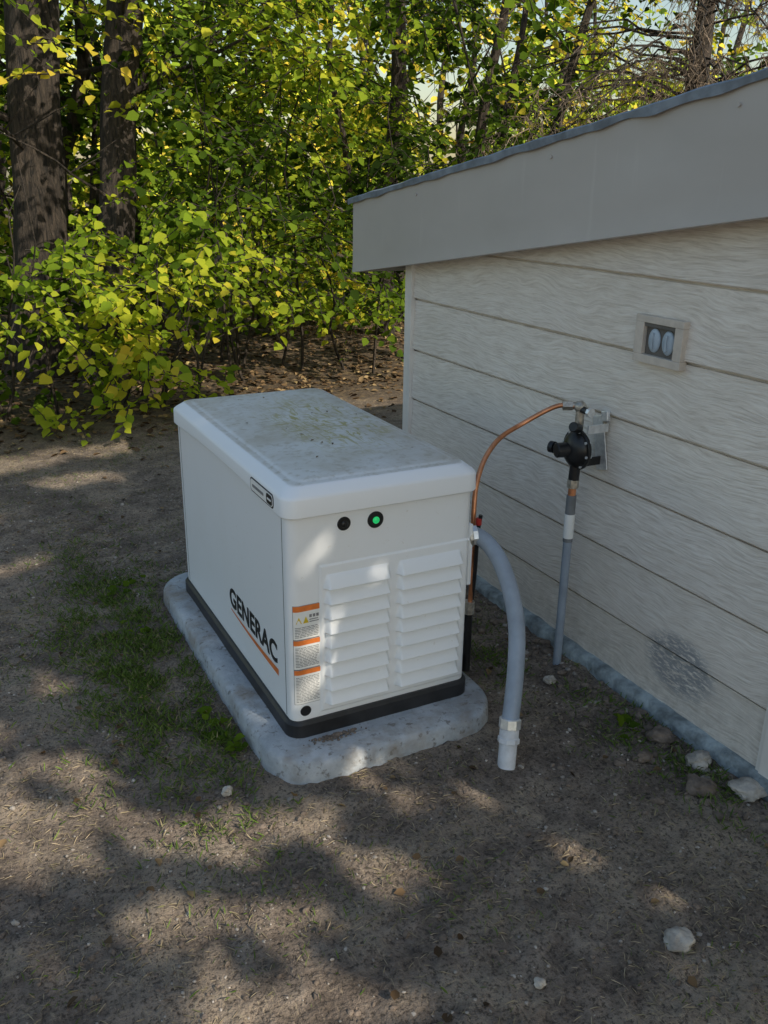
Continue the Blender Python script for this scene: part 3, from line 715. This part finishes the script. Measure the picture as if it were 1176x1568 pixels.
def fgreen(x,y):
    d=math.exp(-(((x+.30)/.20)**2+((y-.85)/.75)**2)); d=max(d,.9*math.exp(-(((x+.19)/.09)**2+((y-.2)/.22)**2)),.5*math.exp(-(((x-1.1)/.12)**2+((y+.5)/.4)**2)))
    d=max(d,.35*math.exp(-(((x-.9)/.1)**2+((y-.35)/.3)**2)))
    return d*(.5+gnoise(x,y,7)) 
blades('grass',10500,fgreen,.030,.36)
def fdry(x,y): return max(0,.22+.8*gnoise(x,y,2.2,5))
blades('dry_grass',19000,fdry,.028,.80,True,.036)
def fthin(x,y): return max(0,.05+.9*gnoise(x,y,2.6,15))
blades('sparse_grass',7500,fthin,.022,.44,False,.05)
def litter(name,n,xr,yr,size,tb,cond=lambda x,y:True):
    P=[]
    while len(P)<n:
        x=rng.uniform(*xr);y=rng.uniform(*yr)
        if cond(x,y): P.append((x,y,gz(x,y)+rng.uniform(.004,.012)))
    P=np.array(P); A=np.stack([rng.normal(0,1,n),rng.normal(0,1,n),rng.normal(0,.15,n)],1); N=np.stack([rng.normal(0,.3,n),rng.normal(0,.3,n),np.ones(n)],1)
    leafmesh(name,P,A,N,rng.uniform(size[0],size[1],n),np.clip(rng.normal(tb,.25,n),0,1),M_litter,None,.34,.1)
litter('fallen_leaves',220,(-1.5,1.15),(-1.5,3.4),(.018,.036),.38,ok)
litter('leaf_litter',6500,(-3.5,5),(3.4,8.5),(.04,.075),.30,lambda x,y: rng.random()<min(1,max(0,(y-3.4+.8*gnoise(x,y,1.5))/1.6)) and not(x>1.1 and y<2.1))
n=18; P=np.stack([rng.uniform(.12,.55,n),rng.uniform(.15,1.1,n),np.full(n,.8815)],1)
leafmesh('lid_leaf_debris',P,np.stack([rng.normal(0,1,n),rng.normal(0,1,n),np.zeros(n)],1),np.tile([0,0,1.],(n,1)),rng.uniform(.006,.018,n),np.clip(rng.normal(.5,.2,n),0,1),M_litter,gen,.22,.02)
wd=[]
for (cx,cy,n_) in ((-.20,1.42,9),(-.23,1.0,7),(-.15,.15,10),(-.18,.30,8),(1.03,-.33,9),(.86,.42,8)):
    for k in range(n_): wd.append((cx+rng.normal(0,.04),cy+rng.normal(0,.05)))
P=np.array([(x,y,gz(x,y)+.015) for x,y in wd]); n=len(P)
leafmesh('weeds',P,np.stack([rng.normal(0,1,n),rng.normal(0,1,n),rng.uniform(.1,.5,n)],1),np.tile([0,-.1,1.],(n,1))+rng.normal(0,.2,(n,3)),rng.uniform(.025,.05,n),np.clip(rng.normal(.36,.05,n),0,1),M_leaf,None,.4)
pts=[(.12+rng.normal(0,.045),-.035-abs(rng.normal(0,.014))) for k in range(90)]
scatter_rocks('mulch_crumbs',pts,[.0025+.0045*rng.random() for _ in pts],M_clod,1,.068)
# ------------------------------------------------------------------ light
w=bpy.data.worlds.new('World'); scene.world=w; w.use_nodes=True; nt=w.node_tree
sky=nt.nodes.new('ShaderNodeTexSky'); sky.sky_type='NISHITA'; sky.sun_disc=False
el=math.asin(S[2]); az=math.atan2(S[0],S[1])
sky.sun_elevation=el; sky.sun_rotation=az; sky.air_density=1.5; sky.dust_density=1.5; sky.ozone_density=1.2
bg=nt.nodes['Background']; nt.links.new(sky.outputs[0],bg.inputs[0]); bg.inputs[1].default_value=.15
sl=bpy.data.lights.new('sun','SUN'); sl.energy=5.; sl.angle=math.radians(.5); sl.color=(1.,.91,.76)
so=bpy.data.objects.new('sun',sl); link(so); so.rotation_euler=Vector(S).to_track_quat('Z','Y').to_euler()
# ------------------------------------------------------------------ camera
psi,th,ro=.4750,.3539,.0133
Fw=Vector((math.sin(psi)*math.cos(th),math.cos(psi)*math.cos(th),-math.sin(th))); R=Vector((math.cos(psi),-math.sin(psi),0)); U=R.cross(Fw)
R2=R*math.cos(ro)+U*math.sin(ro); U2=-R*math.sin(ro)+U*math.cos(ro)
cam=bpy.data.cameras.new('camera'); co=bpy.data.objects.new('camera',cam); link(co)
m=Matrix.Identity(4)
for i in range(3): m[i][0]=R2[i];m[i][1]=U2[i];m[i][2]=-Fw[i];m[i][3]=(-.8157,-2.1879,1.6685)[i]
co.matrix_world=m; cam.sensor_fit='HORIZONTAL'; cam.sensor_width=36; cam.lens=36*1362.67/1176; cam.clip_start=.05; cam.clip_end=500
scene.camera=co
scene.view_settings.view_transform='Standard'; scene.view_settings.look='None'; scene.view_settings.exposure=0; scene.view_settings.gamma=1
print('leaves',cnt)
